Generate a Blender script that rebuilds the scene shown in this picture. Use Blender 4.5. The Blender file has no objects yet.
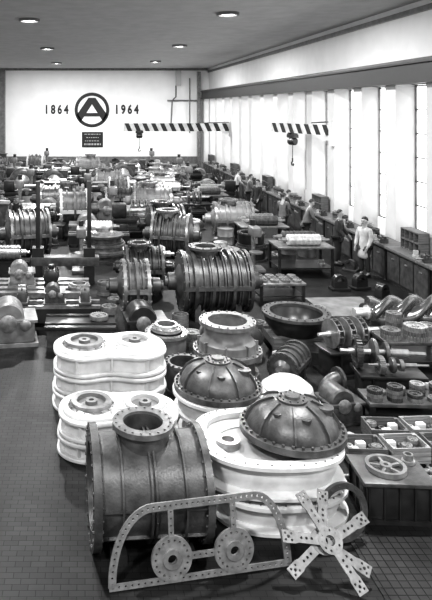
import bpy, bmesh, math, random
from mathutils import Vector, Matrix
pi=math.pi; cos=math.cos; sin=math.sin
RN=random.Random(23)
scn=bpy.context.scene
COL=scn.collection
# ---------------------------------------------------------------- materials
def mat(name,v,rough=.5,metal=0.,var=.25,scale=6.,bump=.0,streak=None):
    m=bpy.data.materials.new(name); m.use_nodes=True
    nt=m.node_tree; b=nt.nodes['Principled BSDF']
    b.inputs['Roughness'].default_value=rough; b.inputs['Metallic'].default_value=metal
    tc=nt.nodes.new('ShaderNodeTexCoord'); nz=nt.nodes.new('ShaderNodeTexNoise')
    nz.inputs['Scale'].default_value=scale; nz.inputs['Detail'].default_value=5
    if streak:
        mp=nt.nodes.new('ShaderNodeMapping'); mp.inputs['Scale'].default_value=streak
        nt.links.new(tc.outputs['Object'],mp.inputs[0]); nt.links.new(mp.outputs[0],nz.inputs['Vector'])
    else: nt.links.new(tc.outputs['Object'],nz.inputs['Vector'])
    cr=nt.nodes.new('ShaderNodeValToRGB')
    lo=v*(1-var); hi=min(.95,v*(1+var))
    cr.color_ramp.elements[0].color=(lo,lo,lo,1); cr.color_ramp.elements[1].color=(hi,hi,hi,1)
    cr.color_ramp.elements[0].position=.35; cr.color_ramp.elements[1].position=.68
    nt.links.new(nz.outputs[0],cr.inputs[0]); nt.links.new(cr.outputs[0],b.inputs['Base Color'])
    if bump:
        n2=nt.nodes.new('ShaderNodeTexNoise'); n2.inputs['Scale'].default_value=scale*6; n2.inputs['Detail'].default_value=4
        nt.links.new(tc.outputs['Object'],n2.inputs['Vector'])
        bp=nt.nodes.new('ShaderNodeBump'); bp.inputs['Strength'].default_value=bump; bp.inputs['Distance'].default_value=.05
        nt.links.new(n2.outputs[0],bp.inputs['Height']); nt.links.new(bp.outputs[0],b.inputs['Normal'])
    return m
def emit(name,v,s):
    m=bpy.data.materials.new(name); m.use_nodes=True
    b=m.node_tree.nodes['Principled BSDF']
    b.inputs['Base Color'].default_value=(v,v,v,1); b.inputs['Emission Color'].default_value=(1,1,1,1)
    b.inputs['Emission Strength'].default_value=s
    return m
WHITE=mat('white_primer',.56,.5,0,.14,5,.02)
CREAM=mat('cream_primer',.38,.5,0,.15,5)
GREY=mat('grey_paint',.16,.38,.1,.25,5,.04)
IRON=mat('cast_iron',.08,.38,.35,.35,7,.08)
CAST=mat('dark_cast_casing',.085,.4,.4,.35,6,.1)
DARK=mat('dark_paint',.02,.34,.1,.3,6)
BLACK=mat('black_paint',.01,.5,0,.2,6)
STEEL=mat('machined_steel',.42,.28,.75,.25,10)
BRIGHT=mat('bright_steel',.75,.3,.6,.15,10)
MIDST=mat('dull_steel',.24,.32,.6,.3,8)
SCREW=mat('dark_screw_steel',.12,.26,.6,.2,8)
PLATEM=mat('plate_steel',.24,.45,.4,.25,12)
STARM=mat('dull_plate_steel',.17,.45,.4,.25,12)
SHEET=mat('pale_sheet_steel',.2,.5,.2,.3,3)
WOOD=mat('wood',.1,.7,0,.35,3,0,(1,12,12))
WOODL=mat('pale_wood',.24,.7,0,.3,3,0,(1,12,12))
WALLM=mat('wall_plaster',.88,.8,0,.03,1.2)
WALLR=mat('wall_plaster_side',.8,.8,0,.04,1.2)
CEIL=mat('ceiling_panel',.44,.9,0,.07,2)
COLM=mat('column_plaster',.5,.7,0,.05,2)
PANE=emit('daylight_pane',.9,2.8)
LAMP=emit('lamp_glass',.9,9)
SKIN=mat('skin',.3,.5,0,.06,4); HAIR=mat('hair',.02,.6,0,.3,20)
COATL=mat('light_coat_cloth',.42,.85,0,.2,6,.05); COATD=mat('dark_cloth',.022,.85,0,.2,6,.05); CLOTHM=mat('grey_cloth',.1,.85,0,.2,6,.05)
SHOE=mat('shoe_leather',.012,.4)
PAPER=mat('paper',.6,.8,0,.08,4)
def floor_mat(nm,c1,c2,mo,bw,rh,off,ms,rough=.5,bs=.3,jspec=.2):
    m=bpy.data.materials.new(nm); m.use_nodes=True; nt=m.node_tree
    b=nt.nodes['Principled BSDF']; tc=nt.nodes.new('ShaderNodeTexCoord')
    br=nt.nodes.new('ShaderNodeTexBrick'); br.inputs['Scale'].default_value=1
    br.offset=off; br.inputs['Brick Width'].default_value=bw; br.inputs['Row Height'].default_value=rh
    br.inputs['Mortar Size'].default_value=ms; br.inputs['Mortar Smooth'].default_value=.3
    br.inputs['Color1'].default_value=(c1,c1,c1,1); br.inputs['Color2'].default_value=(c2,c2,c2,1)
    br.inputs['Mortar'].default_value=(mo,mo,mo,1)
    nz=nt.nodes.new('ShaderNodeTexNoise'); nz.inputs['Scale'].default_value=.9; nz.inputs['Detail'].default_value=11
    cr=nt.nodes.new('ShaderNodeValToRGB')
    cr.color_ramp.elements[0].color=(.5,.5,.5,1); cr.color_ramp.elements[1].color=(2.0,2.0,2.0,1)
    cr.color_ramp.elements[0].position=.38; cr.color_ramp.elements[1].position=.68
    mx=nt.nodes.new('ShaderNodeMixRGB'); mx.blend_type='MULTIPLY'; mx.inputs[0].default_value=1
    bp=nt.nodes.new('ShaderNodeBump'); bp.inputs['Strength'].default_value=bs; bp.inputs['Distance'].default_value=.008; bp.invert=True
    L=nt.links.new
    L(tc.outputs['Object'],br.inputs['Vector']); L(tc.outputs['Object'],nz.inputs['Vector']); L(nz.outputs[0],cr.inputs[0])
    L(br.outputs[0],mx.inputs[1]); L(cr.outputs[0],mx.inputs[2]); L(mx.outputs[0],b.inputs['Base Color'])
    L(br.outputs['Fac'],bp.inputs['Height']); L(bp.outputs[0],b.inputs['Normal'])
    mr=nt.nodes.new('ShaderNodeMapRange'); mr.inputs['To Min'].default_value=.22; mr.inputs['To Max'].default_value=jspec
    L(br.outputs['Fac'],mr.inputs['Value']); L(mr.outputs[0],b.inputs['Specular IOR Level'])
    m2=nt.nodes.new('ShaderNodeMapRange'); m2.inputs['To Min'].default_value=rough-.1; m2.inputs['To Max'].default_value=rough+.18
    L(nz.outputs[0],m2.inputs['Value']); L(m2.outputs[0],b.inputs['Roughness'])
    return m
FLOORM=floor_mat('wood_block_floor',.007,.013,.005,.17,.085,.5,.004,.45,.2,.11)
GRIDM=floor_mat('floor_grating',.014,.02,.007,.1,.1,0,.008,.45,.3,.1)
# ---------------------------------------------------------------- geometry
AX={'Z':Matrix.Identity(4),'X':Matrix.Rotation(pi/2,4,'Y'),'Y':Matrix.Rotation(-pi/2,4,'X')}
def sg(v,e): return math.copysign(abs(v)**e,v)
def outl(r,a,p,t):
    if not a: return r*cos(t),r*sin(t)
    c=cos(t); s=sin(t)
    return (a+r)*sg(c,.85), r*sg(s,.72)*(1-p*math.exp(-(c/.3)**2))
class G:
    def __init__(s): s.bm=bmesh.new()
    def box(s,x0,x1,y0,y1,z0,z1,b=0,M=None):
        r=bmesh.ops.create_cube(s.bm,size=1); vs=r['verts']
        T=Matrix.Translation(((x0+x1)/2,(y0+y1)/2,(z0+z1)/2))@Matrix.Diagonal((x1-x0,y1-y0,z1-z0,1))
        if M: T=M@T
        bmesh.ops.transform(s.bm,matrix=T,verts=vs)
        if b:
            es=list({e for v in vs for e in v.link_edges})
            bmesh.ops.bevel(s.bm,geom=es,offset=b,segments=2,affect='EDGES',profile=.5)
        return s
    def lathe(s,prof,c=(0,0,0),ax='Z',n=32,a=0,p=0,mode='cap',M=None):
        T=Matrix.Translation(c)@AX[ax]
        if M: T=M@T
        R=[]
        for r,z in prof:
            ring=[]
            for i in range(n):
                x,y=outl(max(r,1e-4),a,p,2*pi*(i+.5)/n)
                ring.append(s.bm.verts.new(T@Vector((x,y,z))))
            R.append(ring)
        m=len(R)
        for j in range(m if mode=='loop' else m-1):
            A=R[j];B=R[(j+1)%m]
            for i in range(n):
                s.bm.faces.new((A[i],A[(i+1)%n],B[(i+1)%n],B[i]))
        if mode=='cap':
            s.bm.faces.new(R[0][::-1]); s.bm.faces.new(R[-1])
        return s
    def cyl(s,c,r,h,ax='Z',n=20,r2=None,M=None):
        r2=r if r2 is None else r2
        return s.lathe([(r,-h/2),(r2,h/2)],c,ax,n,M=M)
    def ring(s,c,r0,r1,h,ax='Z',n=32,a=0,p=0,M=None):
        return s.lathe([(r0,-h/2),(r1,-h/2),(r1,h/2),(r0,h/2)],c,ax,n,a,p,'loop',M)
    def bolts(s,c,R,k,r=.02,h=.05,ax='Z',a=0,p=0,M=None):
        T=Matrix.Translation(c)@AX[ax]
        if M: T=M@T
        for i in range(k):
            x,y=outl(R,a,p,2*pi*(i+.3)/k)
            s.lathe([(r,-h/2),(r,h/2)],(0,0,0),'Z',6,M=T@Matrix.Translation((x,y,0)))
        return s
    def tube(s,pts,r,n=10):
        pts=[Vector(q) for q in pts]
        prev=None
        for i,q in enumerate(pts):
            d=(pts[min(i+1,len(pts)-1)]-pts[max(i-1,0)]).normalized()
            u=d.cross(Vector((0,0,1)))
            if u.length<.05: u=d.cross(Vector((0,1,0)))
            u.normalize(); w=d.cross(u)
            ring=[s.bm.verts.new(q+u*r*cos(2*pi*k/n)+w*r*sin(2*pi*k/n)) for k in range(n)]
            if prev:
                best=min(range(n),key=lambda o:(ring[o].co-prev[0].co-(q-pts[i-1])).length)
                ring=ring[best:]+ring[:best]
                if (ring[1].co-prev[1].co).length>(ring[-1].co-prev[1].co).length: ring=[ring[0]]+ring[1:][::-1]
                for k in range(n): s.bm.faces.new((prev[k],prev[(k+1)%n],ring[(k+1)%n],ring[k]))
            else: s.bm.faces.new(ring)
            prev=ring
        s.bm.faces.new(prev)
        return s
    def mesh(s,name,m):
        bmesh.ops.recalc_face_normals(s.bm,faces=s.bm.faces)
        me=bpy.data.meshes.new(name); s.bm.to_mesh(me); s.bm.free()
        me.polygons.foreach_set('use_smooth',[True]*len(me.polygons))
        me.set_sharp_from_angle(angle=math.radians(38))
        me.materials.append(m)
        return me
def link(o): COL.objects.link(o); return o
def thing(name,label,cat,loc=(0,0,0),rz=0,group=None):
    o=bpy.data.objects.new(name,None); o.empty_display_size=.1
    o.location=loc; o.rotation_euler=(0,0,rz); o['label']=label; o['category']=cat
    if group:o['group']=group
    return link(o)
def part(T,name,g,m,label=None,loc=None):
    me=g.mesh(name,m) if isinstance(g,G) else g
    o=bpy.data.objects.new(name,me); o.parent=T
    if loc:o.location=loc
    if label:o['label']=label
    return link(o)
def solo(name,g,m,label,cat,loc=(0,0,0),rz=0,group=None):
    me=g.mesh(name,m) if isinstance(g,G) else g
    o=bpy.data.objects.new(name,me); o.location=loc; o.rotation_euler=(0,0,rz)
    o['label']=label;o['category']=cat
    if group:o['group']=group
    return link(o)
def struct(name,g,m):
    o=bpy.data.objects.new(name,g.mesh(name,m)); o['kind']='structure'; return link(o)
def dup(T,loc,rz=0,sc=1,label=None,group=None):
    o=T.copy(); o.location=loc; o.rotation_euler=(T.rotation_euler[0],T.rotation_euler[1],rz); o.scale=(sc,)*3
    if label:o['label']=label
    if group:o['group']=group
    link(o)
    for c in list(T.children):
        d=c.copy(); d.parent=o; link(d)
    return o
CA={}
def put(fn,args,loc,rz=0,sc=1,label=None,group=None):
    k=(fn.__name__,)+tuple(str(a) for a in args)
    if k in CA: return dup(CA[k],loc,rz,sc,label,group)
    T=fn(*args); T.location=loc; T.rotation_euler=(0,0,rz); T.scale=(sc,)*3
    if label:T['label']=label
    if group:T['group']=group
    CA[k]=T
    return T
def plate(outer,holes,th,m,name):
    cu=bpy.data.curves.new('tmp','CURVE'); cu.dimensions='2D'; cu.fill_mode='BOTH'; cu.extrude=th/2
    for pts in [outer]+holes:
        sp=cu.splines.new('POLY'); sp.points.add(len(pts)-1)
        for q,(x,y) in zip(sp.points,pts): q.co=(x,y,0,1)
        sp.use_cyclic_u=True
    ob=link(bpy.data.objects.new('tmp',cu)); bpy.context.view_layer.update()
    me=bpy.data.meshes.new_from_object(ob.evaluated_get(bpy.context.evaluated_depsgraph_get()))
    bpy.data.objects.remove(ob); me.name=name; me.materials.clear(); me.materials.append(m)
    return me
def circ(x,y,r,n=14): return [(x+r*cos(2*pi*i/n),y+r*sin(2*pi*i/n)) for i in range(n)]
def band(pts,w):
    L=[];R=[]
    for i,(x,y) in enumerate(pts):
        x0,y0=pts[max(i-1,0)];x1,y1=pts[min(i+1,len(pts)-1)]
        d=math.hypot(x1-x0,y1-y0);nx,ny=-(y1-y0)/d,(x1-x0)/d
        L.append((x+nx*w,y+ny*w));R.append((x-nx*w,y-ny*w))
    return L+R[::-1]
def along(pts,step,r,off=None):
    out=[];acc=step/2 if off is None else off
    for (x0,y0),(x1,y1) in zip(pts,pts[1:]):
        d=math.hypot(x1-x0,y1-y0);t=acc
        while t<d: out.append(circ(x0+(x1-x0)*t/d,y0+(y1-y0)*t/d,r,10)); t+=step
        acc=t-d
    return out
# ---------------------------------------------------------------- camera + room
cam=bpy.data.cameras.new('cam'); co=link(bpy.data.objects.new('camera',cam))
co.location=(0,0,5); co.rotation_euler=(pi/2,0,0)
cam.sensor_fit='AUTO'; cam.sensor_width=36; cam.lens=640/600*36
cam.shift_x=131/600; cam.shift_y=-192/600; cam.clip_end=200
scn.camera=co
BY=51.6; WX=10.0; CZ=8.2
struct('floor',G().box(-14,WX+.4,-3,BY+.3,-.2,0),FLOORM)
struct('ceiling',G().box(-14,WX+.4,-3,BY+.3,CZ,CZ+.2),CEIL)
struct('wall_back',G().box(-14,WX+.4,BY,BY+.3,0,CZ),WALLM)
g=G(); g.box(WX,WX+.4,-3,BY,0,1.3); g.box(WX,WX+.4,-3,BY,5.7,CZ)
struct('wall_right',g,WALLR)
ys=[3.0+2.4*i for i in range(21)]
for i,y in enumerate(ys):
    if y>BY-.4: break
    g=G().box(WX-.55,WX-.001,y-.33,y+.33,0,5.72).box(WX-.001,WX+.38,y-.33,y+.33,1.3,5.7)
    struct('trim_%d'%(i+1),g,COLM)
for i,(a,b) in enumerate(zip(ys,ys[1:])):
    if b>BY: break
    g=G().box(WX+.1,WX+.13,a+.33,b-.33,1.3,5.7)
    o=struct('window_%d'%(i+1),g,PANE)
    g=G()
    for k in range(0,3):
        yy=a+.36+(b-a-.72)*k/2; g.box(WX+.04,WX+.09,yy-.025,yy+.025,1.3,5.7)
    for k in range(0,7):
        zz=1.33+4.34*k/6; g.box(WX+.04,WX+.09,a+.34,b-.34,zz-.02,zz+.02)
    f=part(o,'window_frame',g,GREY)
struct('trim_30',G().box(WX-.12,WX-.001,-3,BY-.01,7.85,8.0),GREY)
struct('trim_31',G().box(-14,WX-.13,BY-.12,BY-.001,8.02,CZ-.001),GREY)
struct('trim_33',G().box(-6.9,-6.4,BY-.5,BY-.001,0,8.0),GREY)
struct('trim_34',G().box(7.3,7.7,BY-.35,BY-.001,6.8,8.0),COLM)
struct('baseboard_back',G().box(-14,9.3,BY-.04,BY-.001,0,1.1),GREY)
T=thing('crane_runway','dark steel crane runway girder along the windows','crane rail',(0,0,0))
g=G().box(WX-.8,WX-.551,-3,BY-.6,5.7,5.76).box(WX-.8,WX-.551,-3,BY-.6,6.26,6.32).box(WX-.72,WX-.66,-3,BY-.6,5.76,6.26)
part(T,'girder',g,BLACK)
part(T,'rail',G().box(WX-.73,WX-.67,-3,BY-.6,6.32,6.4),DARK)
for y in ys:
    if y<BY-1: part(T,'bracket',G().box(WX-.551,WX-.001,y-.2,y+.2,5.76,6.1),COLM)
def lamp():
    T=thing('ceiling_lamp','round recessed glass ceiling lamp with metal rim','lamp',group='ceiling lamps')
    part(T,'rim',G().ring((0,0,-.05),.3,.38,.1),GREY); part(T,'diffuser',G().lathe([(.3,0),(.27,-.05),(.15,-.08),(0,-.09)],n=24),LAMP)
    return T
for x in (-2,4.8):
    for y in (0,10.5,21.5,32.5,43.5):
        yy=y+(1.5 if x<0 else 0)
        put(lamp,(),(x,yy,CZ-.001))
        l=bpy.data.lights.new('lamp_light','AREA'); l.shape='DISK'; l.size=.6; l.energy=870
        lo=link(bpy.data.objects.new('lamp_light',l)); lo.location=(x,yy,CZ-.14)
w=bpy.data.worlds.new('w'); scn.world=w; w.use_nodes=True
w.node_tree.nodes['Background'].inputs[0].default_value=(1,1,1,1); w.node_tree.nodes['Background'].inputs[1].default_value=.85
scn.view_settings.view_transform='Standard'
try: scn.view_settings.look='Medium High Contrast'
except Exception as e: print('look',e)
def text(s,size,x,z,name,label,cat='sign'):
    cu=bpy.data.curves.new('t','FONT'); cu.body=s; cu.size=size; cu.align_x='CENTER'; cu.align_y='CENTER'; cu.extrude=.004; cu.bevel_depth=.035; cu.space_character=1.5
    ob=link(bpy.data.objects.new('t',cu)); bpy.context.view_layer.update()
    me=bpy.data.meshes.new_from_object(ob.evaluated_get(bpy.context.evaluated_depsgraph_get())); bpy.data.objects.remove(ob)
    me.materials.clear(); me.materials.append(BLACK)
    o=bpy.data.objects.new(name,me); o.location=(x,BY-.042,z); o.rotation_euler=(pi/2,0,0); o.scale=(.72,1,1); o['label']=label;o['category']=cat
    return link(o)
text('1864',.98,-2.3,4.85,'wall_numerals','black numerals 1864 painted on the white end wall')
text('1964',.98,3.35,4.85,'wall_numerals','black numerals 1964 painted on the white end wall')
T=thing('wall_emblem','round black ring emblem enclosing a bold letter A','emblem',(.56,BY-.02,4.84))
T.rotation_euler=(pi/2,0,0)
part(T,'ring',G().ring((0,0,0),1.14,1.4,.02,n=64),BLACK)
A=[(-1.24,-.4),(-.9,-.95),(0,.46),(.9,-.95),(1.24,-.4),(.28,.98),(-.28,.98)]
part(T,'letter',plate(A,[],.02,BLACK,'letter'),BLACK)
part(T,'crossbar',G().box(-.75,.75,-.52,-.24,-.02,.02),BLACK)
T=thing('notice_board','small black notice board with white lettering lines','sign',(.6,BY-.022,2.45))
part(T,'board',G().box(-.85,.85,-.02,.02,-.62,.62),BLACK)
for i,wd in enumerate((1.3,1.0,1.2,1.35)):
    g=G()
    z=.44-i*.27; x=-wd/2; hh=.03 if i<3 else .07
    while x<wd/2-.05:
        l=RN.uniform(.08,.22); g.box(x,min(x+l,wd/2),-.03,-.021,z-hh,z+hh); x+=l+.06
    part(T,'lettering',g,CREAM)
T=thing('wall_pipes','dark pipework with bends fixed to the end wall','pipe',(0,0,0))
for pts,r_ in (([(6.6,BY-.2,5.6),(9.3,BY-.2,5.6)],.06),([(7.3,BY-.2,6.8),(7.3,BY-.2,5.9),(7.0,BY-.2,5.6),(6.9,BY-.2,3.6)],.06),([(8.4,BY-.2,7.4),(8.4,BY-.2,3)],.05)):
    part(T,'pipe',G().tube(pts,r_),GREY)
part(T,'duct',G().box(9.0,9.25,BY-.45,BY-.05,.0,7.9),MIDST)
def jib(x0,y0,x1,y1,z,label,hh=.24):
    d=Vector((x1-x0,y1-y0)); L=d.length; a=math.atan2(d.y,d.x)
    T=thing('jib_crane',label,'crane',(x0,y0,z),a)
    n=int(L/.55); s=L/n
    gb=G().box(0,L,-.05,.05,-hh,hh); part(T,'jib_beam',gb,WHITE)
    g=G()
    for i in range(n):
        for sd in (-.051,.051):
            x=i*s; h=hh
            q=[(x,-h),(x+s*.5,-h),(x+s*.9,h),(x+s*.4,h)]
            vs=[g.bm.verts.new((a_,sd,b_)) for a_,b_ in q]; f=g.bm.faces.new(vs)
    part(T,'warning_stripes',g,BLACK)
    part(T,'wall_bracket',G().box(-.2,.05,-.1,.1,-.6,.35).box(.0,.5,-.06,.06,-.4,-.25),COLM)
    part(T,'tie_rod',G().tube([(-.05,0,.33),(L*.3,0,.26)],.03),DARK)
    xh=L*.62 if L<5 else L*.85
    part(T,'trolley',G().box(xh-.25,xh+.25,-.12,.12,-.4,-.26).cyl((xh-.15,0,-.26),.08,.2,'Y').cyl((xh+.15,0,-.26),.08,.2,'Y'),DARK)
    part(T,'hoist',G().lathe([(.1,-.2),(.16,-.15),(.16,.15),(.1,.2)],(xh,0,-.55),'X',16).tube([(xh,0,-.6),(xh,0,-1.3)],.015,6),DARK)
    part(T,'hook',G().tube([(xh,0,-1.25),(xh,0,-1.38),(xh+.07,0,-1.45),(xh+.05,0,-1.55),(xh-.04,0,-1.56),(xh-.08,0,-1.48)],.03,8),BLACK)
jib(9.4,41.6,2.5,41.6,3.75,'long black and white striped wall jib crane with hoist',.26)
jib(9.4,24.4,8.3,28.4,4.15,'short black and white striped wall jib crane with hook',.2)
# ---------------------------------------------------------------- thing kinds
def horiz_casing(L,R,m,mf,ribs,noz):
    T=thing('compressor_casing','cylindrical compressor casing with bolted end flanges','casing',group='compressor casings')
    z=R+.14
    part(T,'barrel',G().lathe([(R*.55,-L/2+.03),(R*.93,-L/2+.03),(R*.93,L/2-.03),(R*.55,L/2-.03)],(0,0,z),'X',40,mode='loop'),m)
    for sx in (-1,1):
        part(T,'end_flange',G().ring((sx*(L/2-.03),0,z),R*.6,R*1.09,.08,'X',40).bolts((sx*(L/2-.03),0,z),R*1.01,20,.022,.13,'X'),mf)
        part(T,'bearing_housing',G().lathe([(R*.62,0),(R*.5,sx*.06),(R*.32,sx*.12),(R*.3,sx*.3),(R*.18,sx*.32),(R*.18,sx*.38)],(sx*(L/2),0,z),'X',24),m)
        part(T,'split_flange',G().box(-L/2,L/2,sx*R-R*.09,sx*R+R*.09,z-.05,z+.05),mf)
    for i in range(ribs):
        u=(i+1)/(ribs+1); x=-L/2+L*(u+.02*sin(i*2.1))
        part(T,'rib',G().ring((x,0,z),R*.88,R*(1.04 if i%4!=1 else 1.1),(.035 if i%4!=1 else .07),'X',40),m)
    if noz:
        part(T,'nozzle',G().ring((-L*.12,0,z+R*1.05),R*.38,R*.45,R*.3).ring((-L*.12,0,z+R*1.2),R*.36,R*.6,.06).bolts((-L*.12,0,z+R*1.2),R*.53,12,.018,.1),mf)
    for sx in (-1,1):
        part(T,'foot',G().box(sx*L*.3-.07,sx*L*.3+.07,-R*.8,R*.8,0,z-R*.62),m)
    return T
def volute(R,m,mf):
    T=thing('blower_housing','rounded spiral blower housing with flanged outlet','casing',group='blower housings')
    z=R*1.15
    pr=[(R*.35,-.3*R)]+[(R*.7+R*.32*cos(t),R*.34*sin(t)) for t in [(-pi*.6)+i*pi*1.2/8 for i in range(9)]]+[(R*.35,.3*R)]
    part(T,'volute',G().lathe(pr,(0,0,z),'Y',40),m)
    part(T,'cover',G().lathe([(R*.55,0),(R*.5,-.08),(R*.25,-.12),(R*.22,-.35*R),(R*.1,-.4*R)],(0,-.32*R,z),'Y',28).bolts((0,-.34*R,z),R*.5,14,.02,.06,'Y'),mf)
    part(T,'outlet',G().box(R*.45,R*1.0,-R*.3,R*.3,z,z+R*.8).box(R*.35,R*1.1,-R*.42,R*.42,z+R*.8,z+R*.87),m)
    part(T,'foot',G().box(-R*.8,R*.8,-R*.4,R*.4,0,.1).box(-R*.5,-R*.35,-R*.3,R*.3,.1,z-.5*R).box(R*.35,R*.5,-R*.3,R*.3,.1,z-.5*R),m)
    return T
def port_casing(m,mf,R):
    T=thing('suction_casing','round casing with large flanged top opening','casing',group='suction casings')
    part(T,'body',G().lathe([(R*1.05,0),(R*1.1,.05),(R*1.1,.3),(R*1.15,.4),(R*1.12,.6),(R*.95,.68),(R*.9,.78),(R*.9,.9),(R*.78,.9),(R*.78,.3)],n=44),m)
    part(T,'base_flange',G().ring((0,0,.04),R*.9,R*1.25,.08,n=44),m)
    part(T,'mid_flange',G().ring((0,0,.42),R*1.1,R*1.38,.09,n=44).bolts((0,0,.45),R*1.29,24,.02,.07),mf)
    part(T,'top_flange',G().ring((0,0,.93),R*.78,R*1.14,.07,n=44).bolts((0,0,.96),R*1.06,20,.016,.05),mf)
    part(T,'side_nozzle',G().cyl((R*1.2,0,.55),R*.3,R*.7,'X').ring((R*1.5,0,.55),R*.2,R*.42,.06,'X'),m)
    for t in range(8):
        part(T,'rib',G().box(R*1.05,R*1.22,-.012,.012,.46,.64,M=Matrix.Rotation(t*pi/4+.2,4,'Z')),m)
    return T
def stage_casing(R,m,mf):
    T=thing('stage_casing','large upright casing made of stacked thick flanged rings','casing',group='stage casings')
    for k,(h,rr) in enumerate(((0,1.0),(.28,.94),(.56,.86))):
        part(T,'casing_ring',G().lathe([(R*rr*.6,h),(R*rr,h),(R*rr,h+.06),(R*rr*.86,h+.08),(R*rr*.86,h+.2),(R*rr*.98,h+.21),(R*rr*.98,h+.279),(R*rr*.6,h+.279)],n=40,mode='loop').bolts((0,0,h+.06),R*rr*.94,20,.016,.05),(m,mf,m)[k])
    part(T,'cover',G().lathe([(R*.55,.84),(R*.5,.9),(R*.3,.93),(R*.28,1.05),(R*.15,1.08)],n=30).bolts((0,0,.9),R*.45,12,.018,.05),mf)
    return T
def table(L,W,H,m,top):
    T=thing('work_table','steel framed work table with thick top','table',group='work tables')
    part(T,'table_top',G().box(-L/2,L/2,-W/2,W/2,H-.06,H,.01),top)
    for sx in (-1,1):
        for sy in (-1,1):
            part(T,'leg',G().box(sx*(L/2-.06)-.035,sx*(L/2-.06)+.035,sy*(W/2-.06)-.035,sy*(W/2-.06)+.035,0,H-.06),m)
    part(T,'shelf',G().box(-L/2+.03,L/2-.03,-W/2+.03,W/2-.03,.2,.23),m)
    return T
def drum_rotor(L,R,m):
    T=thing('rotor','drum rotor with stepped steel shaft ends','rotor',group='rotors')
    pr=[(R*.5,-L*.33),(R*.9,-L*.32)]
    for k in range(9):
        x=-L*.31+L*.62*k/9; w_=L*.62/9
        pr+=[(R,x),(R,x+w_*.7),(R*.9,x+w_*.72),(R*.9,x+w_*.98)]
    pr+=[(R,L*.31),(R*.5,L*.33)]
    part(T,'drum',G().lathe(pr,(0,0,R),'X',28),m)
    part(T,'shaft',G().lathe([(R*.2,-L/2),(R*.2,-L*.42),(R*.4,-L*.42),(R*.4,L*.42),(R*.2,L*.42),(R*.2,L/2)],(0,0,R),'X',18),STEEL)
    return T
def impeller_rotor(L,R,n,m):
    T=thing('impeller_rotor','shaft carrying several bladed impeller wheels','rotor',group='impeller rotors')
    part(T,'shaft',G().lathe([(R*.12,-L/2),(R*.12,-L*.35),(R*.2,-L*.35),(R*.2,L*.35),(R*.12,L*.35),(R*.12,L/2)],(0,0,R),'X',18),BRIGHT)
    for i in range(n):
        x=-L*.28+L*.4*i/max(1,n-1)
        g=G().lathe([(R*.22,-.05),(R,-.03),(R,-.01),(R*.3,.02),(R*.22,.1)],(x,0,R),'X',32,mode='loop').ring((x+.09,0,R),R*.55,R,.012,'X')
        for k in range(14):
            g.box(-.01,.08,R*.35,R*.97,-.008,.008,M=Matrix.Translation((x,0,R))@Matrix.Rotation(2*pi*k/14,4,'X'))
        part(T,'impeller',g,m)
    return T
def gear_shaft(L,R,m):
    T=thing('gear_shaft','slim steel shaft carrying discs and a gear','shaft',group='gear shafts')
    part(T,'shaft',G().lathe([(R*.12,-L/2),(R*.12,-L*.4),(R*.18,-L*.4),(R*.18,L*.1),(R*.25,L*.1),(R*.25,L*.3),(R*.13,L*.3),(R*.13,L/2)],(0,0,R),'X',18),STEEL)
    g=G().ring((-L*.3,0,R),R*.7,R*.92,.09,'X',36).cyl((-L*.3,0,R),R*.75,.03,'X',36).cyl((-L*.3,0,R),R*.35,.1,'X',24)
    for k in range(30): g.box(-.045,.045,R*.9,R,-.012,.012,M=Matrix.Translation((-L*.3,0,R))@Matrix.Rotation(2*pi*k/30,4,'X'))
    part(T,'gear',g,m)
    part(T,'disc',G().lathe([(R*.2,-.06),(R*.4,-.05),(R*.8,-.03),(R*.85,0),(R*.8,.03),(R*.2,.04)],(-L*.1,0,R),'X',30),IRON)
    part(T,'disc',G().lathe([(R*.2,-.03),(R*.62,-.03),(R*.62,.03),(R*.2,.03)],(L*.04,0,R),'X',30),m)
    return T
def stepped_shaft(L,R,m):
    return solo('stepped_shaft',G().lathe([(R*.5,-L/2),(R*.5,-L*.35),(R*.75,-L*.35),(R*.75,-L*.1),(R*1.3,-L*.1),(R*1.3,-L*.06),(R,-L*.06),(R,L*.2),(R*.7,L*.2),(R*.7,L*.4),(R*.45,L*.4),(R*.45,L/2)],(0,0,R*1.3),'X',20),m,'turned steel shaft with stepped diameters','shaft',group='stepped shafts')
def screw_rotor(L,R,m,lobes):
    T=thing('screw_rotor','twisted helical screw rotor with steel shaft','rotor',group='screw rotors')
    g=G(); n=72;st=80;prev=None
    for j in range(st+1):
        x=-L*.38+L*.76*j/st; tw=2*pi*j/st*.95
        ring=[]
        for i in range(n):
            t=2*pi*i/n; q=.5+.5*cos(lobes*(t+tw)); r=R*(.55+.45*q**.6)
            ring.append(g.bm.verts.new((x,r*cos(t),R+r*sin(t))))
        if prev:
            for i in range(n): g.bm.faces.new((prev[i],prev[(i+1)%n],ring[(i+1)%n],ring[i]))
        else: g.bm.faces.new(ring)
        prev=ring
    g.bm.faces.new(prev)
    part(T,'screw',g,m)
    part(T,'shaft',G().lathe([(R*.3,-L/2),(R*.3,-L*.39),(R*.45,-L*.39),(R*.45,L*.39),(R*.3,L*.39),(R*.3,L/2)],(0,0,R),'X',18),BRIGHT)
    return T
def cradle(L,H,m):
    T=thing('rotor_stand','low steel stand with two cradle supports','stand',group='rotor stands')
    part(T,'base',G().box(-L/2,L/2,-.3,.3,0,.1).box(-L/2,L/2,-.25,-.15,.1,H-.05).box(-L/2,L/2,.15,.25,.1,H-.05).box(-L/2,L/2,-.27,.27,H-.05,H),m)
    return T
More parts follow.
